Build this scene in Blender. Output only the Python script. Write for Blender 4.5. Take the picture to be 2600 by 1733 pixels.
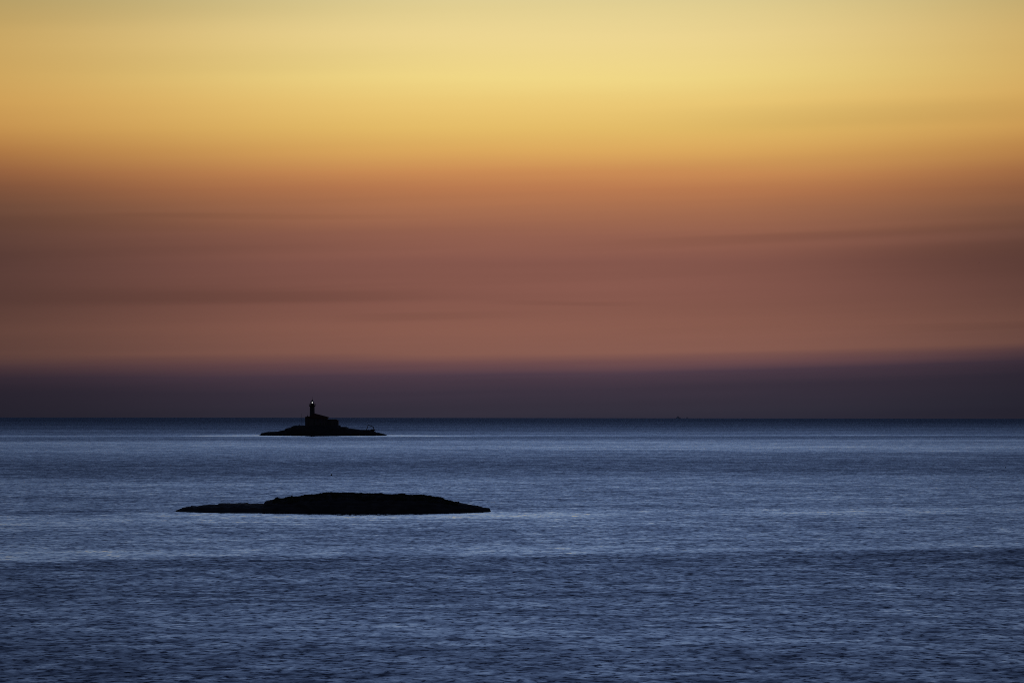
import bpy, bmesh, math, random
import numpy as np
from mathutils import Matrix, Vector, noise

for o in list(bpy.data.objects):
    bpy.data.objects.remove(o)
S = bpy.context.scene
COL = S.collection
R_EARTH = 6.371e6
CAM_H = 22.0
PIX = 36.0 / 100.0 / 2600.0            # radians per photograph pixel with a 100 mm lens

# ---------------------------------------------------------------- camera
cd = bpy.data.cameras.new('camera')
cd.sensor_width = 36.0
cd.lens = 100.0
cd.clip_start = 1.0
cd.clip_end = 60000.0
cam = bpy.data.objects.new('camera', cd)
COL.objects.link(cam)
DIP = math.sqrt(2 * CAM_H / R_EARTH)
PITCH = math.atan(194.0 * PIX) - DIP
cam.matrix_world = (Matrix.Translation((0, 0, CAM_H)) @ Matrix.Rotation(math.pi / 2 + PITCH, 4, 'X')
                    @ Matrix.Rotation(0.00135, 4, 'Z'))
S.camera = cam

# ---------------------------------------------------------------- exposure
EXPOSURE = 4.5
S.view_settings.view_transform = 'Standard'
S.view_settings.look = 'None'
S.view_settings.gamma = 1.0
S.view_settings.exposure = EXPOSURE
S.view_settings.use_curve_mapping = False
S.cycles.use_denoising = False
S.cycles.pixel_filter_type = 'BLACKMAN_HARRIS'
S.cycles.filter_width = 0.95
S.cycles.max_bounces = 6
S.cycles.sample_clamp_indirect = 2.0


def lin(c):
    out = []
    for v in c:
        v = v / 255.0
        out.append(v / 12.92 if v <= 0.04045 else ((v + 0.055) / 1.055) ** 2.4)
    return out


# ---------------------------------------------------------------- node helper
class NT:
    def __init__(self, tree):
        self.t = tree

    def new(self, kind, **kw):
        n = self.t.nodes.new(kind)
        for k, v in kw.items():
            setattr(n, k, v)
        return n

    def link(self, a, b):
        self.t.links.new(a, b)

    def put(self, sock, v):
        if hasattr(v, 'is_output'):
            self.link(v, sock)
        elif v is not None:
            sock.default_value = v

    def math(self, op, a, b=None, c=None, clamp=False):
        n = self.new('ShaderNodeMath', operation=op, use_clamp=clamp)
        self.put(n.inputs[0], a)
        self.put(n.inputs[1], b)
        if c is not None:
            self.put(n.inputs[2], c)
        return n.outputs[0]

    def vmath(self, op, a, b=None):
        n = self.new('ShaderNodeVectorMath', operation=op)
        self.put(n.inputs[0], a)
        if b is not None:
            self.put(n.inputs['Scale'] if op == 'SCALE' else n.inputs[1], b)
        return n.outputs[0]

    def xyz(self, x, y, z=0.0):
        n = self.new('ShaderNodeCombineXYZ')
        for i, v in enumerate((x, y, z)):
            self.put(n.inputs[i], v)
        return n.outputs[0]

    def sep(self, v):
        n = self.new('ShaderNodeSeparateXYZ')
        self.put(n.inputs[0], v)
        return n.outputs

    def noise(self, vec, scale=1.0, detail=2.0, rough=0.5, dist=0.0):
        n = self.new('ShaderNodeTexNoise')
        self.put(n.inputs['Vector'], vec)
        n.inputs['Scale'].default_value = scale
        n.inputs['Detail'].default_value = detail
        n.inputs['Roughness'].default_value = rough
        n.inputs['Distortion'].default_value = dist
        return n.outputs

    def smooth(self, v, lo, hi, a=0.0, b=1.0):
        n = self.new('ShaderNodeMapRange', interpolation_type='SMOOTHSTEP', clamp=True)
        self.put(n.inputs[0], v)
        for i, x in enumerate((lo, hi, a, b)):
            self.put(n.inputs[i + 1], x)
        return n.outputs[0]

    def ramp(self, v, stops, mode='LINEAR'):
        n = self.new('ShaderNodeValToRGB')
        r = n.color_ramp
        r.interpolation = mode
        while len(r.elements) < len(stops):
            r.elements.new(0.5)
        for e, (p, c) in zip(r.elements, sorted(stops, key=lambda s: s[0])):
            e.position = p
            e.color = (*c, 1.0)
        self.put(n.inputs[0], v)
        return n.outputs[0]

    def mix(self, f, a, b, mode='MIX'):
        n = self.new('ShaderNodeMix', data_type='RGBA', blend_type=mode)
        self.put(n.inputs[0], f)
        self.put(n.inputs[6], a)
        self.put(n.inputs[7], b)
        return n.outputs[2]


# ---------------------------------------------------------------- world: twilight sky with haze bank and thin cloud streaks
SKY_STRENGTH = 0.15
GAIN = SKY_STRENGTH * 2 ** EXPOSURE
W = bpy.data.worlds.new('World')
S.world = W
W.use_nodes = True
w = NT(W.node_tree)
bg = W.node_tree.nodes['Background']
bg.inputs['Strength'].default_value = SKY_STRENGTH
SUN_AZ = 0.014                                     # the sun has set just right of the middle of the view
sky = w.new('ShaderNodeTexSky', sky_type='NISHITA', sun_disc=False)
sky.sun_elevation = math.radians(-4.0)
sky.sun_rotation = SUN_AZ
sky.altitude = 20.0
sky.air_density = 1.0
sky.dust_density = 1.0
sky.ozone_density = 1.5
tc = w.new('ShaderNodeTexCoord')
dx, dy, dz = w.sep(tc.outputs['Generated'])
el = w.math('ARCSINE', dz)
az = w.math('SUBTRACT', w.math('ARCTAN2', dx, dy), SUN_AZ)
adx = w.math('ABSOLUTE', az)


def elev(disp_y):
    return (1060.0 - disp_y / 0.90462) * PIX - DIP


EL0, EL1 = -0.006, 0.160


def pos(e):
    return (e - EL0) / (EL1 - EL0)


CENTRE = [(-230, (196, 190, 160)), (-120, (208, 196, 150)), (0, (222, 205, 146)), (90, (237, 214, 146)), (190, (240, 215, 134)), (250, (235, 201, 118)),
          (310, (229, 189, 105)), (360, (220, 169, 94)), (410, (203, 140, 85)), (445, (186, 122, 80)), (490, (167, 110, 80)),
          (550, (147, 96, 79)), (610, (135, 88, 77)), (690, (134, 88, 77)), (760, (139, 93, 80)), (815, (134, 91, 80)),
          (842, (108, 75, 77)), (866, (78, 60, 72)), (900, (59, 50, 63)), (958, (50, 47, 60)), (990, (47, 45, 59))]
EDGE = [(-230, (150, 146, 120)), (-120, (152, 140, 104)), (0, (178, 154, 98)), (90, (199, 161, 92)), (190, (206, 160, 88)), (250, (208, 156, 84)),
        (310, (196, 140, 76)), (360, (172, 114, 66)), (410, (140, 89, 60)), (445, (118, 77, 57)), (490, (98, 68, 55)),
        (550, (84, 59, 52)), (610, (80, 56, 51)), (690, (80, 56, 51)), (760, (90, 63, 56)), (815, (86, 61, 56)),
        (842, (64, 48, 53)), (866, (45, 37, 47)), (900, (37, 33, 44)), (958, (34, 32, 43)), (990, (33, 31, 42))]


def stops(tab):
    return [(pos(elev(y)), [v / GAIN for v in lin(c)]) for y, c in tab]


# cloud layers dip towards the left and waver
warp_v = w.xyz(w.math('MULTIPLY', az, 5.0), w.math('MULTIPLY', el, 26.0), 3.7)
warp = w.math('SUBTRACT', w.noise(warp_v, 1.0, 2.0)[0], 0.5)
streak_v = w.xyz(w.math('MULTIPLY', az, 4.0), w.math('MULTIPLY', w.math('SUBTRACT', el, w.math('MULTIPLY', az, 0.03)), 130.0), 9.1)
streak = w.math('SUBTRACT', w.noise(streak_v, 1.0, 3.0, 0.5)[0], 0.5)
streak = w.math('MULTIPLY', streak, w.smooth(el, 0.055, 0.095, 1.0, 0.22))
low = w.smooth(el, 0.012, 0.055, 1.0, 0.0)
pos_az = w.math('MAXIMUM', az, 0.0)
tilt = w.math('MULTIPLY', low, w.math('ADD', w.math('MULTIPLY', az, 0.008), w.math('MULTIPLY', w.math('MULTIPLY', pos_az, pos_az), 0.12)))
tilt = w.math('ADD', tilt, 0.0012)
e2 = w.math('SUBTRACT', el, tilt)
e2 = w.math('SUBTRACT', e2, w.math('MULTIPLY', az, 0.004))
e2 = w.math('ADD', e2, w.math('MULTIPLY', warp, 0.006))
e2 = w.math('ADD', e2, w.math('MULTIPLY', streak, 0.0035))
p = w.math('DIVIDE', w.math('SUBTRACT', e2, EL0), EL1 - EL0)
c_mid = w.ramp(p, stops(CENTRE))
c_edge = w.ramp(p, stops(EDGE))
wid = w.math('POWER', w.math('DIVIDE', adx, 0.158), 2.7)
wgt = w.math('EXPONENT', w.math('MULTIPLY', wid, -1.0))
veil = w.mix(wgt, c_edge, c_mid)


# thin dark cloud streaks: elevation, azimuth, slope, half thickness, half length, depth
def cloud_streak(e0, a0, slope, th, ln, depth):
    d = w.math('SUBTRACT', w.math('SUBTRACT', el, e0), w.math('MULTIPLY', w.math('SUBTRACT', az, a0), slope))
    d = w.math('ADD', d, w.math('MULTIPLY', streak, 0.005))
    g = w.math('EXPONENT', w.math('MULTIPLY', w.math('POWER', w.math('DIVIDE', w.math('ABSOLUTE', d), th), 3.4), -1.0))
    l = w.math('EXPONENT', w.math('MULTIPLY', w.math('POWER', w.math('DIVIDE', w.math('ABSOLUTE', w.math('SUBTRACT', az, a0)), ln), 2.5), -1.0))
    ragged = w.math('MULTIPLY_ADD', warp, 1.6, 0.9)
    return w.math('SUBTRACT', 1.0, w.math('MULTIPLY', w.math('MULTIPLY', w.math('MULTIPLY', g, l), ragged), depth))


def azim(disp_x):
    return (disp_x / 0.90462 - 1300.0) * PIX - SUN_AZ


for args in ((elev(681), azim(600), 0.021, 0.0028, 0.074, 0.17), (elev(536), azim(1950), 0.044, 0.0018, 0.095, 0.10),
             (elev(600), azim(2300), 0.040, 0.0075, 0.060, 0.13), (elev(697), azim(1310), -0.02, 0.0010, 0.025, 0.09),
             (elev(498), azim(560), 0.004, 0.0009, 0.050, 0.09), (elev(728), azim(980), 0.02, 0.0014, 0.030, 0.08),
             (elev(520), azim(300), 0.0, 0.0026, 0.060, 0.08), (elev(268), azim(2000), 0.030, 0.0045, 0.075, 0.09),
             (elev(150), azim(520), 0.030, 0.0050, 0.070, 0.05), (elev(30), azim(250), 0.060, 0.0060, 0.080, 0.05),
             (elev(745), azim(2280), 0.030, 0.0016, 0.040, 0.08)):
    m_ = cloud_streak(*args)
    veil = w.mix(1.0, veil, w.xyz(m_, m_, m_), 'MULTIPLY')
grain = w.math('MULTIPLY_ADD', streak, 0.22, 1.0)
veil = w.mix(1.0, veil, w.xyz(grain, grain, grain), 'MULTIPLY')
# away from the sunset the bank gets no glow
far = w.math('EXPONENT', w.math('MULTIPLY', w.math('POWER', w.math('DIVIDE', adx, 0.75), 2.0), -1.0))
far = w.math('MULTIPLY_ADD', far, 0.92, 0.08)
veil = w.mix(1.0, veil, w.xyz(far, far, far), 'MULTIPLY')
tint = w.mix(1.0, sky.outputs[0], (1.48, 1.61, 1.80, 1.0), 'MULTIPLY')
glow = w.math('MULTIPLY_ADD', wgt, 0.32, 0.68)
tint = w.mix(1.0, tint, w.xyz(glow, glow, glow), 'MULTIPLY')
above = w.smooth(el, 0.140, 0.195)
w.link(w.mix(above, veil, tint), bg.inputs['Color'])

# ---------------------------------------------------------------- materials
MATS = {}


def principled(name, base, rough=0.8, spec=0.3, metal=0.0):
    m = bpy.data.materials.new(name)
    m.use_nodes = True
    b = m.node_tree.nodes['Principled BSDF']
    b.inputs['Base Color'].default_value = (*base, 1)
    b.inputs['Roughness'].default_value = rough
    b.inputs['Specular IOR Level'].default_value = spec
    b.inputs['Metallic'].default_value = metal
    MATS[name] = m
    return m, NT(m.node_tree), b


def mottled(name, a, b_, scale, rough=0.85, spec=0.2, bump=0.02, detail=5.0):
    m, n, b = principled(name, a, rough, spec)
    g = n.new('ShaderNodeNewGeometry')
    f = n.noise(g.outputs['Position'], scale, detail, 0.6)[0]
    n.link(n.mix(n.smooth(f, 0.35, 0.65), (*a, 1), (*b_, 1)), b.inputs['Base Color'])
    bp = n.new('ShaderNodeBump')
    bp.inputs['Distance'].default_value = bump
    n.link(f, bp.inputs['Height'])
    n.link(bp.outputs[0], b.inputs['Normal'])
    return m


mottled('wet_rock', (0.022, 0.021, 0.020), (0.042, 0.040, 0.037), 0.6, rough=0.95, spec=0.08, bump=0.15)
mottled('scrub', (0.025, 0.035, 0.016), (0.05, 0.06, 0.03), 0.8)
mottled('dry_grass', (0.07, 0.065, 0.035), (0.05, 0.06, 0.03), 0.5)
mottled('tower_stone', (0.075, 0.072, 0.066), (0.10, 0.095, 0.088), 1.4)
mottled('house_render', (0.085, 0.082, 0.077), (0.11, 0.105, 0.098), 0.8)
mottled('roof_tile', (0.10, 0.055, 0.04), (0.14, 0.075, 0.05), 2.5)
mottled('concrete', (0.06, 0.059, 0.056), (0.08, 0.078, 0.075), 1.2)
principled('dark_iron', (0.03, 0.032, 0.035), 0.5, 0.5, 0.6)
principled('shutter_green', (0.03, 0.05, 0.04), 0.6)
principled('hull_paint', (0.5, 0.5, 0.53), 0.5)
principled('cabin_paint', (0.75, 0.75, 0.76), 0.5)
principled('sail_cloth', (0.75, 0.75, 0.76), 0.8)
principled('buoy_paint', (0.012, 0.008, 0.008), 0.6)
principled('gull_feather', (0.04, 0.04, 0.042), 0.9)
gm, gn, gb = principled('lantern_glass', (0.9, 0.95, 0.95), 0.02, 0.5)
gb.inputs['Transmission Weight'].default_value = 1.0
gb.inputs['IOR'].default_value = 1.02
lm, ln_, lb = principled('lamp_light', (1, 1, 1), 0.3)
lb.inputs['Emission Color'].default_value = (1.0, 0.97, 0.90, 1)
lb.inputs['Emission Strength'].default_value = 0.10

# sea water: dark body, smooth dielectric surface broken by ripples of many sizes
sm, n, b = principled('sea_water', (0.006, 0.014, 0.034), 0.30, 0.5)
b.inputs['IOR'].default_value = 1.333
g = n.new('ShaderNodeNewGeometry')
P = g.outputs['Position']
px, py, pz = n.sep(P)
wind_v = n.xyz(n.math('MULTIPLY', px, 0.0022), n.math('MULTIPLY', py, 0.0060), 1.3)
wind = n.noise(wind_v, 1.0, 4.0, 0.55, 0.6)[0]
gust_v = n.xyz(n.math('MULTIPLY', px, 0.018), n.math('MULTIPLY', py, 0.030), 5.1)
gust = n.noise(gust_v, 1.0, 4.0, 0.6)[0]
# wind lines lying across the channel: log of the distance offshore, wavering
shift = n.math('MULTIPLY', n.math('SUBTRACT', n.noise(n.xyz(n.math('MULTIPLY', px, 0.010), n.math('MULTIPLY', py, 0.004), 2.0), 1.0, 3.0)[0], 0.5), 0.045)
lead = n.math('ADD', py, n.math('MULTIPLY', px, -0.32))
lead = n.math('MAXIMUM', lead, 40.0)
shift2 = n.math('MULTIPLY', n.math('SUBTRACT', n.noise(n.xyz(n.math('MULTIPLY', px, 0.045), n.math('MULTIPLY', py, 0.02), 7.0), 1.0, 4.0, 0.6)[0], 0.5), 0.03)
near_f = n.math('MINIMUM', n.math('DIVIDE', 520.0, lead), 1.0)
lg = n.math('ADD', n.math('LOGARITHM', lead, 10.0), n.math('MULTIPLY', n.math('ADD', shift, shift2), near_f))
LG0, LG1 = 2.2, 4.3


def band(tab):
    return [((math.log10(d) - LG0) / (LG1 - LG0), (v, v, v)) for d, v in tab]


ruff = n.ramp(n.math('DIVIDE', n.math('SUBTRACT', lg, LG0), LG1 - LG0), band(
    [(200, .38), (250, .40), (290, .34), (330, .41), (380, .50), (428, .55), (436, .14), (446, .14), (470, .24), (520, .26), (575, .28), (590, .14), (612, .14), (630, .28), (700, .36), (820, .44), (915, .46),
     (1003, .66), (1250, .70), (1400, .54), (1500, .42), (2100, .34), (2200, .62), (2420, .70), (2560, .36), (2680, .60), (3030, .74), (4200, 1.05), (7000, 1.5)]))
r_ = n.math('ADD', ruff, n.math('MULTIPLY', n.math('SUBTRACT', wind, 0.5), 0.7))
r_ = n.math('ADD', r_, n.math('MULTIPLY', n.math('SUBTRACT', gust, 0.5), 0.6))
r_ = n.math('MAXIMUM', r_, 0.0)


def lee(cx, cy, rx, ry, calm):
    ex = n.math('DIVIDE', n.math('SUBTRACT', px, cx), rx)
    ey = n.math('DIVIDE', n.math('SUBTRACT', py, cy), ry)
    d = n.math('SQRT', n.math('ADD', n.math('MULTIPLY', ex, ex), n.math('MULTIPLY', ey, ey)))
    d = n.math('ADD', d, n.math('MULTIPLY', n.math('SUBTRACT', gust, 0.5), 0.5))
    return n.smooth(d, 0.72, 1.15, calm, 1.0)


# calmer water in the lee of the two islets
r_ = n.math('MULTIPLY', r_, lee(-30.0, 600.0, 58.0, 22.0, 0.42))
r_ = n.math('MULTIPLY', r_, lee(-165.0, 2500.0, 130.0, 110.0, 0.40))


def slope(sx, sy, amp, detail, seed, rough=0.55):
    c = n.noise(n.xyz(n.math('MULTIPLY', px, sx), n.math('MULTIPLY', py, sy), seed), 1.0, detail, rough)[1]
    return n.vmath('SCALE', n.vmath('SUBTRACT', c, (0.5, 0.5, 0.5)), amp)


# the wind blows ashore: wavelets lean towards the land with their steeper face
rip = n.noise(n.xyz(n.math('MULTIPLY', px, 1.15), n.math('MULTIPLY', py, 0.80), 0.7), 1.0, 3.0, 0.62, 0.3)
swl = n.noise(n.xyz(n.math('MULTIPLY', px, 0.16), n.math('MULTIPLY', py, 0.17), 4.2), 1.0, 2.0, 0.5)
chop = n.noise(n.xyz(n.math('MULTIPLY', px, 0.46), n.math('MULTIPLY', py, 0.36), 8.8), 1.0, 2.0, 0.5)
lean = n.math('ADD', n.math('ADD', n.smooth(rip[0], 0.26, 0.56, 0.66, 1.0), n.smooth(rip[0], 0.52, 0.74, 0.0, 1.5)), n.math('ADD', n.smooth(swl[0], 0.25, 0.75, -0.22, 0.25), n.smooth(chop[0], 0.50, 0.72, -0.04, 0.50)))
sy_ = n.math('MULTIPLY', lean, n.math('MULTIPLY_ADD', r_, -0.205, -0.076))
sx_ = n.math('MULTIPLY', n.math('SUBTRACT', n.sep(rip[1])[1], 0.5), n.math('MULTIPLY_ADD', r_, 0.4, 0.2))
nrm = n.vmath('NORMALIZE', n.xyz(sx_, sy_, 1.0))
n.link(nrm, b.inputs['Normal'])
n.link(n.math('MULTIPLY_ADD', r_, 0.08, 0.09), b.inputs['Roughness'])

# ---------------------------------------------------------------- mesh helpers


def mesh_obj(name, verts, faces, mat, parent=None, smooth=False):
    me = bpy.data.meshes.new(name)
    me.from_pydata([tuple(v) for v in verts], [], [tuple(f) for f in faces])
    me.materials.append(MATS[mat])
    if smooth:
        me.polygons.foreach_set('use_smooth', [True] * len(me.polygons))
    me.update()
    o = bpy.data.objects.new(name, me)
    COL.objects.link(o)
    o.parent = parent
    return o


def grid_obj(name, X, Y, Z, mat, parent=None):
    ny, nx = X.shape
    co = np.stack([X, Y, Z], -1).reshape(-1, 3).astype(np.float32)
    i = np.arange(nx * ny).reshape(ny, nx)
    q = np.stack([i[:-1, :-1], i[:-1, 1:], i[1:, 1:], i[1:, :-1]], -1).reshape(-1, 4)
    me = bpy.data.meshes.new(name)
    me.vertices.add(len(co))
    me.vertices.foreach_set('co', co.ravel())
    me.loops.add(q.size)
    me.loops.foreach_set('vertex_index', q.ravel().astype(np.int32))
    me.polygons.add(len(q))
    me.polygons.foreach_set('loop_start', np.arange(0, q.size, 4, dtype=np.int32))
    me.polygons.foreach_set('use_smooth', np.ones(len(q), dtype=bool))
    me.materials.append(MATS[mat])
    me.update(calc_edges=True)
    me.validate()
    o = bpy.data.objects.new(name, me)
    COL.objects.link(o)
    o.parent = parent
    return o


class MB:
    """collects boxes, prisms, lathes and bars into one mesh"""

    def __init__(self):
        self.v, self.f = [], []

    def add(self, v, f):
        k = len(self.v)
        self.v += [tuple(x) for x in v]
        self.f += [tuple(i + k for i in x) for x in f]
        return self

    def box(self, x0, x1, y0, y1, z0, z1):
        v = [(x, y, z) for z in (z0, z1) for y in (y0, y1) for x in (x0, x1)]
        return self.add(v, [(0, 2, 3, 1), (4, 5, 7, 6), (0, 1, 5, 4), (2, 6, 7, 3), (0, 4, 6, 2), (1, 3, 7, 5)])

    def prism_y(self, poly, y0, y1):
        m = len(poly)
        v = [(x, y0, z) for x, z in poly] + [(x, y1, z) for x, z in poly]
        f = [tuple(range(m)), tuple(range(2 * m - 1, m - 1, -1))]
        f += [((i + 1) % m, i, m + i, m + (i + 1) % m) for i in range(m)]
        return self.add(v, f)

    def lathe(self, prof, seg=24, cx=0.0, cy=0.0, caps=True):
        v, f = [], []
        m = len(prof)
        for k in range(seg):
            a = 2 * math.pi * k / seg
            v += [(cx + r * math.cos(a), cy + r * math.sin(a), z) for r, z in prof]
        for k in range(seg):
            k2 = (k + 1) % seg
            for i in range(m - 1):
                f.append((k * m + i, k2 * m + i, k2 * m + i + 1, k * m + i + 1))
        if caps:
            f.append(tuple(k * m + m - 1 for k in range(seg)))
            f.append(tuple(k * m for k in reversed(range(seg))))
        return self.add(v, f)

    def bar(self, a, b, r0, r1=None, seg=8):
        r1 = r0 if r1 is None else r1
        a, b = Vector(a), Vector(b)
        d = (b - a).normalized()
        u = d.orthogonal().normalized()
        t = d.cross(u)
        v = []
        for c, r in ((a, r0), (b, r1)):
            for k in range(seg):
                an = 2 * math.pi * k / seg
                v.append(c + (u * math.cos(an) + t * math.sin(an)) * r)
        f = [(k, (k + 1) % seg, seg + (k + 1) % seg, seg + k) for k in range(seg)]
        f += [tuple(reversed(range(seg))), tuple(range(seg, 2 * seg))]
        return self.add(v, f)

    def build(self, name, mat, parent=None, smooth=False):
        return mesh_obj(name, self.v, self.f, mat, parent, smooth)


def tag(o, label, cat=None, group=None, kind=None):
    o['label'] = label
    if cat:
        o['category'] = cat
    if group:
        o['group'] = group
    if kind:
        o['kind'] = kind
    return o


def thing(name, loc, label, cat, group=None):
    o = bpy.data.objects.new(name, None)
    COL.objects.link(o)
    o.location = loc
    return tag(o, label, cat, group)


def sea_z(d):
    return -d * d / (2 * R_EARTH)


# ---------------------------------------------------------------- sea: one curved sheet past the horizon, all around
fine = np.linspace(-0.30, 0.30, 61)
rest = np.linspace(0.30, 2 * math.pi - 0.30, 60)[1:]
ang = np.concatenate([fine, rest])
rad = np.concatenate([[1.0], np.geomspace(20, 30000, 260)])
A, Rr = np.meshgrid(ang, rad)
sea = grid_obj('sea', Rr * np.sin(A), Rr * np.cos(A), -Rr ** 2 / (2 * R_EARTH), 'sea_water')
sea['kind'] = 'structure'


# ---------------------------------------------------------------- islets
def fbm(x, y, s, seed, oct_=4):
    out = np.zeros(x.size)
    xf, yf = x.ravel(), y.ravel()
    for i in range(x.size):
        out[i] = noise.fractal((xf[i] * s, yf[i] * s, seed), 1.0, 2.0, oct_, noise_basis='PERLIN_ORIGINAL')
    return out.reshape(x.shape)


def islet_surface(prof, half_depth, nx, ny, seed, flat=0.4, rough=0.25, ledge=0.5):
    xs0 = np.array([q[0] for q in prof])
    zs0 = np.array([q[1] for q in prof])
    x0, x1 = xs0[0], xs0[-1]
    xs = np.linspace(x0, x1, nx)
    u = (xs - (x0 + x1) / 2) / ((x1 - x0) / 2)
    half = half_depth * np.clip(1 - np.abs(u) ** 2.4, 0, 1) ** 0.55 + 0.6
    v = np.linspace(-1, 1, ny)
    X, V = np.meshgrid(xs, v)
    n1 = fbm(X, V * half_depth, 0.09, seed)
    Y = V * half[None, :] * (1 + 0.10 * n1)
    top = np.interp(xs, xs0, zs0)[None, :]
    a = np.clip((np.abs(V) - flat) / (1 - flat), 0, 1)
    shape = 1 - a ** 1.5
    Z = top * shape
    n2 = fbm(X, Y, 0.35, seed + 7.3)
    # stone ledges on the flanks
    k = np.clip(a * 4, 0, 1)
    k = k * (1 - a ** 3)
    Z = Z + k * ledge * np.sin(Z / ledge * 2 * math.pi + 2 * n1) * 0.16
    Z = Z + rough * n2 * (0.25 + k) * np.clip(Z, 0, 1)
    Z = Z + rough * 0.55 * fbm(X, Y, 1.3, seed + 2.2, 3) * np.clip(Z, 0, 1) * (1 - a ** 3)
    Z = np.where(np.abs(V) > 0.999, -1.5, Z - 0.25 * a ** 6)
    return X, Y, Z


# near islet
DN = 621.0
MN = PIX * DN
NX0 = 847.0
NPROF = [(448, 1297.6), (453.8, 1294.9), (464.7, 1290.3), (477.5, 1288.2), (485.7, 1288), (490.3, 1286.4), (499.4, 1287), (517.7, 1283.4),
         (556, 1282.6), (560.7, 1279.7), (590.8, 1280.3), (623.7, 1279.3), (632.9, 1282), (640, 1280.8), (674.9, 1281.2), (677.6, 1272.6),
         (696.8, 1271), (704, 1268.6), (715, 1268.4), (738.8, 1265), (768, 1261.8), (782.7, 1258.6), (810, 1257.2), (821, 1255), (859.5, 1254.2),
         (890, 1254.4), (934.7, 1255.8), (951.5, 1255.8), (979.6, 1257), (1009.5, 1257.9), (1050.6, 1259), (1082.4, 1261.7), (1099, 1264),
         (1118, 1265), (1133, 1271.4), (1147.9, 1274.9), (1176, 1279.4), (1211.5, 1284.8), (1224.5, 1288.3), (1243, 1290.2), (1245.6, 1294), (1247, 1298.4)]
NBASE = 1298.6
nprof = [((a - NX0) * MN, (NBASE - z) * MN) for a, z in NPROF]
near_loc = ((NX0 - 1300.0) * MN, DN, sea_z(DN))
X, Y, Z = islet_surface(nprof, 12.5, 420, 64, 3.1, flat=0.38, rough=0.22, ledge=0.7)
near = grid_obj('islet_terrain', X, Y, Z, 'wet_rock')
near.location = near_loc
near['kind'] = 'structure'
near['label'] = 'long low dark islet with a gently domed back in the nearer water'

# scrub and grass matted over the back of the near islet
rng = np.random.default_rng(5)
npx = np.array([q[0] for q in nprof])
npz = np.array([q[1] for q in nprof])


def tufts(count, xa, xb, hmin, hmax, spread, seed):
    r = np.random.default_rng(seed)
    xs = r.uniform(xa, xb, count)
    vv = r.uniform(-0.62, 0.62, count)
    iu = np.clip(((xs - X[0, 0]) / (X[0, -1] - X[0, 0]) * (X.shape[1] - 1)).astype(int), 0, X.shape[1] - 1)
    iv = ((vv + 1) / 2 * (X.shape[0] - 1)).astype(int)
    bx_, by_, bz_ = X[iv, iu], Y[iv, iu], Z[iv, iu]
    V_, F_ = [], []
    for i in range(count):
        h = r.uniform(hmin, hmax) * (0.38 + 1.05 * max(0.0, noise.noise((bx_[i] * 0.45, by_[i] * 0.35, 2.0)) + 0.2))
        for k in range(4):
            a = r.uniform(0, math.pi)
            ox, oy = r.normal(0, spread, 2)
            wd = r.uniform(0.5, 1.0) * spread
            lx, ly = r.normal(0, 0.35 * h, 2)
            q = len(V_)
            cx, cy, cz = bx_[i] + ox, by_[i] + oy, bz_[i] - 0.06
            V_ += [(cx - wd * math.cos(a), cy - wd * math.sin(a), cz), (cx + wd * math.cos(a), cy + wd * math.sin(a), cz),
                   (cx + lx + 0.4 * wd * math.cos(a), cy + ly, cz + h), (cx + lx - 0.5 * wd * math.cos(a), cy + ly, cz + 0.8 * h)]
            F_.append((q, q + 1, q + 2, q + 3))
    return V_, F_


V_, F_ = tufts(7000, (700 - NX0) * MN, (1165 - NX0) * MN, 0.10, 0.38, 0.16, 11)
scrub = mesh_obj('low_scrub', V_, F_, 'scrub')
scrub.location = near_loc
scrub['kind'] = 'stuff'
scrub['label'] = 'low matted scrub covering the back of the nearer islet'
V_, F_ = tufts(1500, (690 - NX0) * MN, (1120 - NX0) * MN, 0.2, 0.42, 0.10, 12)
grass = mesh_obj('dry_grass', V_, F_, 'dry_grass')
grass.location = near_loc
grass['kind'] = 'stuff'
grass['label'] = 'thin dry grass standing out of the scrub on the nearer islet'


def lump(name, size, seed, mat, jag):
    bm = bmesh.new()
    bmesh.ops.create_icosphere(bm, subdivisions=3, radius=1.0)
    for vtx in bm.verts:
        d = 1 + jag * noise.fractal(vtx.co * 1.7 + Vector((seed, 0, 0)), 1.0, 2.0, 3)
        vtx.co = Vector((vtx.co.x * size[0] * d, vtx.co.y * size[1] * d, max(vtx.co.z, -0.5) * size[2] * d))
    me = bpy.data.meshes.new(name)
    bm.to_mesh(me)
    bm.free()
    me.materials.append(MATS[mat])
    o = bpy.data.objects.new(name, me)
    COL.objects.link(o)
    return o


def top_at(pxx):
    return float(np.interp((pxx - NX0) * MN, npx, npz))


def near_lump(name, pxx, y, size, seed, mat, jag, sink, label, cat):
    o = lump(name, size, seed, mat, jag)
    o.location = (near_loc[0] + (pxx - NX0) * MN, near_loc[1] + y, near_loc[2] + top_at(pxx) - sink)
    return tag(o, label, cat)


near_lump('boulder', 706, -0.8, (0.66, 0.6, 0.55), 1.0, 'wet_rock', 0.35, 0.10, 'small dark boulder on the crest just above the step at the islet\'s low end', 'boulder')
near_lump('boulder', 490, 0, (0.42, 0.4, 0.24), 2.0, 'wet_rock', 0.35, 0.08, 'low dark boulder near the thin seaward tip of the islet\'s flat ledge', 'boulder')
near_lump('boulder', 562, 0.2, (0.7, 0.6, 0.22), 3.0, 'wet_rock', 0.35, 0.10, 'flat dark boulder midway along the low ledge of the nearer islet', 'boulder')
near_lump('boulder', 1212, 0, (0.36, 0.4, 0.26), 4.0, 'wet_rock', 0.35, 0.10, 'small dark boulder on the down-sloping end of the nearer islet', 'boulder')


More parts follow.
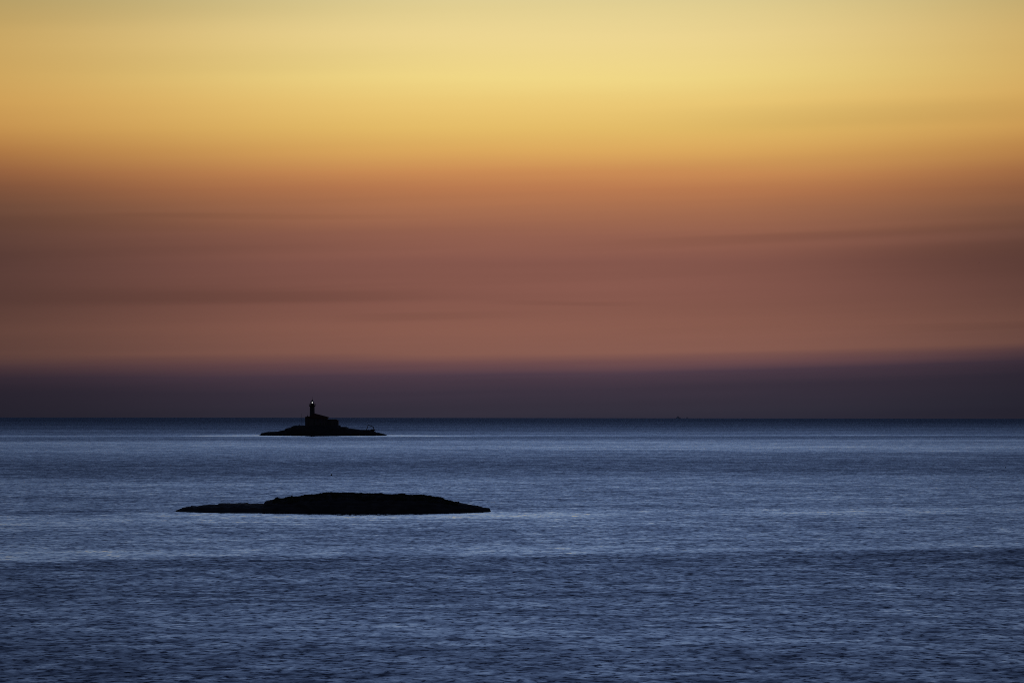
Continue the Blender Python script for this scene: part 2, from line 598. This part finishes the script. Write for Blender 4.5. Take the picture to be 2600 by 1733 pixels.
def shrub(pxx, y, size, seed, label):
    t = thing('shrub', (near_loc[0] + (pxx - NX0) * MN, near_loc[1] + y, near_loc[2] + top_at(pxx) - 0.1), label, 'shrub')
    r = random.Random(seed)
    mb = MB()
    for k in range(5):
        mb.bar((0, 0, 0), (r.uniform(-.6, .6) * size[0], r.uniform(-.6, .6) * size[1], size[2] * r.uniform(.5, .8)), 0.03, 0.01, 5)
    mb.build('stem', 'wet_rock', t)
    mb = MB()
    for k in range(900):
        a, c, rr = r.uniform(0, 2 * math.pi), r.uniform(0, 1), r.uniform(0.55, 1.0)
        s = math.sqrt(1 - c * c)
        ctr = Vector((math.cos(a) * s * size[0], math.sin(a) * s * size[1], c * size[2])) * rr
        e1 = Vector((r.gauss(0, 1), r.gauss(0, 1), r.gauss(0, 1))).normalized() * 0.10
        e2_ = e1.orthogonal().normalized() * 0.05
        mb.add([ctr - e1, ctr + e2_, ctr + e1, ctr - e2_], [(0, 1, 2, 3)])
    mb.build('foliage', 'scrub', t)
    return t


shrub(966, 0.0, (0.95, 0.9, 0.50), 4, 'rounded low shrub at the highest point of the nearer islet')
shrub(826, -0.5, (0.8, 0.8, 0.22), 6, 'low spreading shrub where the crest of the nearer islet levels off')
shrub(1116, 0.2, (0.6, 0.6, 0.2), 8, 'small shrub at the break of slope on the nearer islet\'s falling end')

# lighthouse islet
DL = 2531.0
ML = PIX * DL
LX0 = 800.0
LBASE = 1104.4


def lx(p_):
    return (p_ - LX0) * ML


def lz(p_):
    return (LBASE - p_) * ML


light_loc = ((LX0 - 1300.0) * ML, DL, sea_z(DL))
LPROF = [(656, 1104.6), (663, 1103.6), (664, 1098.8), (672, 1097.9), (681, 1095.6), (707, 1094.8), (716.5, 1091.9), (725.7, 1090.7), (728.7, 1086.2),
         (738, 1085), (748.6, 1079.8), (765, 1079.2), (861, 1079.0), (863, 1083), (878.7, 1082.6), (885.6, 1086.4), (898.6, 1087.9), (915, 1090.2), (940, 1090.4),
         (952, 1094.5), (955, 1096.8), (964.4, 1097.9), (973.5, 1099.9), (981, 1102.8), (983, 1104.6)]
lprof = [(lx(a), lz(z)) for a, z in LPROF]
X2, Y2, Z2 = islet_surface(lprof, 27.0, 420, 80, 8.4, flat=0.5, rough=0.5, ledge=1.3)
lterr = grid_obj('islet_terrain', X2, Y2, Z2, 'wet_rock')
lterr.location = light_loc
lterr['kind'] = 'structure'
lterr['label'] = 'small dark rocky islet far out that carries the lighthouse'


def lpt(pxx, y=0.0, z=0.0):
    return (light_loc[0] + lx(pxx), light_loc[1] + y, light_loc[2] + z)


GZ = lz(1079.2)                                      # level of the ground the buildings stand on
YARD = -4.0                                          # the buildings stand a little this side of the middle

# lighthouse tower
lh = thing('lighthouse', lpt(793.9, YARD, GZ - 0.3), 'tall round stone lighthouse tower with its white lamp lit, rising from the keeper\'s house', 'lighthouse')


def tz(p_):
    return lz(p_) - GZ + 0.3


tower = MB().lathe([(2.5, 0), (2.5, 0.8), (2.32, 1.0), (2.12, tz(1032.2)), (2.12, tz(1031.8))], 36).build('tower', 'tower_stone', lh, False)
for k, zz in enumerate((tz(1052), tz(1043), tz(1035.5))):
    MB().box(-0.42, 0.42, -2.36, -2.05, zz, zz + 1.3).build('window', 'shutter_green', tower)
gal = MB().lathe([(2.10, tz(1031.8)), (2.35, tz(1030.9)), (2.85, tz(1029.6)), (2.98, tz(1029.4)), (2.98, tz(1028.6)), (2.2, tz(1028.6))], 36).build('gallery', 'tower_stone', lh)
deck = tz(1028.6)
for zz in (0.45, 0.8, 1.15, 1.5):
    MB().lathe([(2.84, deck + zz - 0.04), (2.92, deck + zz - 0.04), (2.92, deck + zz + 0.04), (2.84, deck + zz + 0.04), (2.84, deck + zz - 0.04)], 36, caps=False).build('rail', 'dark_iron', gal)
for k in range(24):
    a0 = 2 * math.pi * k / 24
    MB().bar((2.88 * math.cos(a0), 2.88 * math.sin(a0), deck), (2.88 * math.cos(a0), 2.88 * math.sin(a0), deck + 1.55), 0.06, None, 5).build('baluster', 'dark_iron', gal)
zl0, zl1 = tz(1022.6), tz(1019.2)
lantern = MB().lathe([(1.75, deck), (1.75, zl0 - 0.1), (1.85, zl0 - 0.1), (1.85, zl0), (1.2, zl0)], 24).build('lantern_room', 'dark_iron', lh)
for k in range(12):
    a0, a1 = 2 * math.pi * (k + 0.04) / 12, 2 * math.pi * (k + 0.96) / 12
    pa, pb = (1.7 * math.cos(a0), 1.7 * math.sin(a0)), (1.7 * math.cos(a1), 1.7 * math.sin(a1))
    qa, qb = (pa[0] * 0.985, pa[1] * 0.985), (pb[0] * 0.985, pb[1] * 0.985)
    MB().add([(*pa, zl0), (*pb, zl0), (*pb, zl1), (*pa, zl1), (*qa, zl0), (*qb, zl0), (*qb, zl1), (*qa, zl1)],
             [(0, 1, 2, 3), (7, 6, 5, 4), (0, 4, 5, 1), (3, 2, 6, 7), (1, 5, 6, 2), (0, 3, 7, 4)]).build('pane', 'lantern_glass', lantern)
    am = 2 * math.pi * k / 12
    MB().bar((1.7 * math.cos(am), 1.7 * math.sin(am), zl0), (1.7 * math.cos(am), 1.7 * math.sin(am), zl1), 0.05, None, 6).build('mullion', 'dark_iron', lantern)
zr = zl1
roof = MB().lathe([(1.55, zr - 0.05), (1.98, zr - 0.12), (1.98, zr + 0.02), (1.55, zr + 0.32), (1.0, zr + 0.72), (0.62, zr + 1.1), (0.42, zr + 1.5)], 24).build('lantern_roof', 'dark_iron', lh)
MB().lathe([(0.42, tz(1015.0)), (0.34, tz(1014.2)), (0.20, tz(1012.6)), (0.08, tz(1011.6))], 12).build('finial', 'dark_iron', roof)
MB().bar((0.05, 0, tz(1012.0)), (0.12, 0, tz(1006.0)), 0.10, 0.05, 6).build('lightning_rod', 'dark_iron', roof)
zc = tz(1020.8)
MB().lathe([(0.16, zl0), (0.16, zc - 0.6), (0.3, zc - 0.5), (0.3, zc - 0.36)], 12).build('lamp_pedestal', 'dark_iron', lantern)
lamp = MB().lathe([(0.20, zc - 0.36), (0.32, zc - 0.24), (0.38, zc), (0.32, zc + 0.24), (0.20, zc + 0.36)], 16).build('lamp', 'lamp_light', lantern)
lamp['label'] = 'lit white lamp behind the lantern glass'

# keeper's house
kh = thing('keepers_house', lpt(800, YARD, GZ - 0.3), 'stone keeper\'s house with a long sloping roof wrapped round the lighthouse foot', 'house')


def hx(p_):
    return lx(p_)


y0, y1 = -6.5, 6.5
ev = tz(1059.0)
MB().box(hx(788), hx(834.0), y0, y1, 0, ev).build('wall', 'house_render', kh)
MB().box(hx(777.2), hx(788), y0 + 0.8, y1 - 0.8, 0, tz(1058.2)).build('wing_wall', 'house_render', kh)
MB().prism_y([(hx(786.8), tz(1057.6)), (hx(798.5), tz(1048.2)), (hx(800.5), tz(1048.2)), (hx(835.4), tz(1057.3)), (hx(835.4), tz(1058.6)), (hx(833.6), tz(1061.0)), (hx(788.1), tz(1059.4))][::-1],
             y0 - 0.5, y1 + 0.5).build('roof', 'roof_tile', kh)
wr = MB().prism_y([(hx(776.2), tz(1058.4)), (hx(776.2), tz(1057.4)), (hx(788.1), tz(1055.2)), (hx(788.1), tz(1058.2))], y0 + 0.4, y1 - 0.4).build('wing_roof', 'roof_tile', kh)
MB().box(hx(781.0), hx(783.2), -1.0, 0.0, tz(1057.0), tz(1054.3)).build('chimney', 'house_render', wr)
MB().bar((hx(782.1), -0.5, tz(1054.5)), (hx(782.1), -0.5, tz(1048.2)), 0.07, 0.04, 6).build('aerial', 'dark_iron', wr)
for cx in (800.5, 809.5, 823.5, 830.0):
    for zz in (1.2, 4.6):
        if zz < 2 and cx == 809.5:
            continue
        wn = MB().box(hx(cx) - 0.55, hx(cx) + 0.55, y0 - 0.05, y0 + 0.1, zz, zz + 1.6).build('window', 'shutter_green', kh)
        MB().box(hx(cx) - 0.7, hx(cx) + 0.7, y0 - 0.14, y0 - 0.002, zz - 0.16, zz - 0.003).build('sill', 'tower_stone', wn)
dr = MB().box(hx(815.5) - 0.65, hx(815.5) + 0.65, y0 - 0.06, y0 + 0.1, 0.3, 2.7).build('door', 'shutter_green', kh)
MB().box(hx(815.5) + 0.42, hx(815.5) + 0.52, y0 - 0.12, y0 - 0.062, 1.35, 1.5).build('handle', 'dark_iron', dr)

# annex beside the house
an = thing('annex', lpt(848, YARD, GZ - 0.3), 'low store building with a sloped outer roof edge, joined to the keeper\'s house end', 'outbuilding')
ax = lambda p_: (p_ - 848) * ML
MB().prism_y([(ax(834.4), 0), (ax(860.4), 0), (ax(860.4), tz(1067.4)), (ax(855.4), tz(1064.0)), (ax(834.4), tz(1064.0))], -4.5, 4.0).build('wall', 'house_render', an)
MB().prism_y([(ax(834.4), tz(1063.9)), (ax(855.5), tz(1063.9)), (ax(860.7), tz(1067.3)), (ax(861.0), tz(1066.8)), (ax(855.8), tz(1063.1)), (ax(834.4), tz(1063.0))], -4.9, 4.4).build('roof', 'roof_tile', an)
for cx in (841, 851):
    MB().box(ax(cx) - 0.5, ax(cx) + 0.5, -4.56, -4.4, 1.2, 2.6).build('window', 'shutter_green', an)

tw = thing('terrace_wall', lpt(864, YARD, lz(1083)), 'low stepped terrace wall at the foot of the store building', 'wall')
MB().box(-1.1, 0.55, -6, 6, -1.5, lz(1079.6) - lz(1083)).build('wall', 'concrete', tw)
MB().box(0.55, 4.9, -6, 6, -1.5, lz(1082.2) - lz(1083)).build('step', 'concrete', tw)

# flag pole and the small tank beside it
fp = thing('flagpole', lpt(766.7, -6, lz(1079.4)), 'thin bare flagpole standing beside the keeper\'s house', 'pole')
MB().bar((0, 0, -0.4), (0, 0, lz(1049) - lz(1079.4)), 0.13, 0.07, 8).build('pole', 'dark_iron', fp)
MB().lathe([(0.05, lz(1049.1) - lz(1079.4)), (0.14, lz(1048.8) - lz(1079.4)), (0.05, lz(1048.5) - lz(1079.4))], 8).build('cap', 'dark_iron', fp)
MB().box(-0.35, 0.35, -0.35, 0.35, -0.5, 0.25).build('base', 'concrete', fp)
tk = thing('water_tank', lpt(763.0, -7, lz(1079.4)), 'small dark tank raised on a post at the flagpole foot', 'tank')
MB().bar((0, 0, -0.4), (0, 0, 0.5), 0.14, None, 8).build('post', 'dark_iron', tk)
MB().lathe([(0.35, 0.5), (0.55, 0.6), (0.55, 1.15), (0.35, 1.3)], 12).build('tank', 'dark_iron', tk)

# landing block and crane
lb_ = thing('landing_block', lpt(948.0, -3, lz(1096)), 'square concrete landing block near the low end of the lighthouse islet', 'landing')
MB().box(lx(943.6) - lx(948), lx(950.8) - lx(948), -4, 4, -1.5, lz(1090.2) - lz(1096)).build('block', 'concrete', lb_)
MB().box(lx(942.6) - lx(948), lx(953.2) - lx(948), -4.6, 4.6, lz(1091.4) - lz(1096) + .02, lz(1088.1) - lz(1096)).build('slab', 'concrete', lb_)
cr = thing('boat_crane', lpt(949.8, -3, lz(1088.1)), 'thin boat crane with its jib raised and cable hanging, on the concrete landing block', 'crane')
cz = lambda p_: lz(p_) - lz(1088.1)
cxp = lambda p_: (p_ - 949.8) * ML
MB().bar((0.2, 0, 0), (cxp(949.0), 0, cz(1082.3)), 0.42, 0.30, 8).build('mast', 'dark_iron', cr)
MB().bar((cxp(949.4), 0, cz(1082.2)), (cxp(935.0), 0, cz(1076.8)), 0.34, 0.24, 8).build('jib', 'dark_iron', cr)
MB().bar((cxp(949.6), 0.0, cz(1086)), (cxp(943.5), 0, cz(1080.1)), 0.09, 0.09, 6).build('stay', 'dark_iron', cr)
MB().bar((cxp(935.1), 0, cz(1076.9)), (cxp(933.6), 0, cz(1083.5)), 0.14, 0.14, 6).build('cable', 'dark_iron', cr)
MB().bar((cxp(933.7), 0, cz(1081.0)), (cxp(933.2), 0, cz(1086.2)), 0.30, 0.34, 8).build('hook_block', 'dark_iron', cr)
MB().bar((cxp(933.3), 0, cz(1086.0)), (cxp(931.3), 0, cz(1089.6)), 0.24, 0.3, 8).build('sling', 'dark_iron', cr)

# ---------------------------------------------------------------- far craft on the horizon
DB = 16900.0
MBx = PIX * DB


def far_at(p_):
    return ((p_ - 1300.0) * MBx, DB, sea_z(DB))


fb = thing('fishing_boat', far_at(1722.0), 'tiny dark fishing boat on the horizon', 'boat')
MB().add([(-13, -3, 0), (9, -3, 0), (13, 0, 0), (9, 3, 0), (-13, 3, 0), (-14, -3.4, 3.2), (10, -3.4, 3.6), (16, 0, 4.6), (10, 3.4, 3.6), (-14, 3.4, 3.2)],
         [(4, 3, 2, 1, 0), (5, 6, 7, 8, 9), (0, 1, 6, 5), (1, 2, 7, 6), (2, 3, 8, 7), (3, 4, 9, 8), (4, 0, 5, 9)]).build('hull', 'hull_paint', fb)
MB().prism_y([(-10.5, 3.1), (-7, 10.5), (3.5, 11.0), (5.5, 7.0), (9.5, 3.3)], -2.8, 2.8).build('wheelhouse', 'cabin_paint', fb)
MB().bar((-3.5, 0, 10), (-3.5, 0, 16), 0.7, 0.3, 6).build('mast', 'hull_paint', fb)
MB().bar((1.5, 0, 10), (1.5, 0, 14), 0.5, 0.3, 6).build('funnel', 'hull_paint', fb)
sb = thing('sailboat', far_at(1744.5), 'faint far sailing boat on the horizon beside the fishing boat', 'boat')
MB().add([(-5, -1.5, -.4), (4, -1.5, -.4), (6.5, 0, -.3), (4, 1.5, -.4), (-5, 1.5, -.4), (-5.5, -1.7, 1.2), (4.5, -1.7, 1.3), (7.5, 0, 1.6), (4.5, 1.7, 1.3), (-5.5, 1.7, 1.2)],
         [(4, 3, 2, 1, 0), (5, 6, 7, 8, 9), (0, 1, 6, 5), (1, 2, 7, 6), (2, 3, 8, 7), (3, 4, 9, 8), (4, 0, 5, 9)]).build('hull', 'hull_paint', sb)
MB().bar((0.6, 0, 1), (0.6, 0, 13), 0.15, 0.1, 6).build('mast', 'hull_paint', sb)
MB().prism_y([(-3.4, 2.2), (0.4, 2.2), (0.4, 12.6)], -0.12, 0.12).build('mainsail', 'sail_cloth', sb)
MB().prism_y([(0.8, 10.5), (0.8, 2.0), (4.0, 2.0)], -0.1, 0.1).build('jib', 'sail_cloth', sb)


# ---------------------------------------------------------------- buoys and a gull
def sea_point(pxx, pyy):
    below = (pyy - (1059.0 + 0.00135 * pxx)) * PIX + DIP
    d = CAM_H / below
    for _ in range(20):
        d = (CAM_H + d * d / (2 * R_EARTH)) / below
    return ((pxx - 1300.0) * PIX * d, d, sea_z(d))


b1 = thing('spar_buoy', sea_point(841.8, 1206.5), 'small dark leaning marker buoy between the two islets', 'buoy')
MB().lathe([(0.16, -0.5), (0.24, -0.1), (0.26, 0.15), (0.16, 0.3)], 12).build('float', 'buoy_paint', b1)
MB().bar((0, 0, 0.25), (0.08, 0, 0.75), 0.12, 0.09, 8).build('spar', 'buoy_paint', b1)
b1.rotation_euler = (0, math.radians(14), 0)
b2 = thing('round_buoy', sea_point(2552.5, 1187.5), 'tiny round dark buoy alone on the open water far from the islets', 'buoy')
MB().lathe([(0.08, -0.3), (0.22, -0.15), (0.27, 0.05), (0.22, 0.22), (0.10, 0.34)], 14).build('float', 'buoy_paint', b2)
MB().lathe([(0.07, 0.33), (0.10, 0.38), (0.10, 0.44), (0.06, 0.48)], 8).build('eye', 'dark_iron', b2)

DG = 1500.0
gl = thing('gull', ((2487 - 1300) * PIX * DG, DG, CAM_H + ((1062 - 666) * PIX - DIP) * DG), 'single small gull gliding high in the red sky', 'gull')
MB().lathe([(0.015, -0.26), (0.05, -0.18), (0.075, -0.02), (0.06, 0.12), (0.04, 0.18), (0.03, 0.24), (0.008, 0.30)], 10).build('body', 'gull_feather', gl)
for s in (-1, 1):
    MB().add([(s * .04, .01, .09), (s * .30, .07, .12), (s * .62, .02, .02), (s * .32, .06, -.04), (s * .04, .01, -.06),
              (s * .04, -.01, .09), (s * .30, .055, .12), (s * .62, .01, .02), (s * .32, .045, -.04), (s * .04, -.01, -.06)],
             [(0, 1, 2, 3, 4), (9, 8, 7, 6, 5), (0, 5, 6, 1), (1, 6, 7, 2), (2, 7, 8, 3), (3, 8, 9, 4)]).build('wing', 'gull_feather', gl)
gl.rotation_euler = (math.radians(90), 0, math.radians(115))
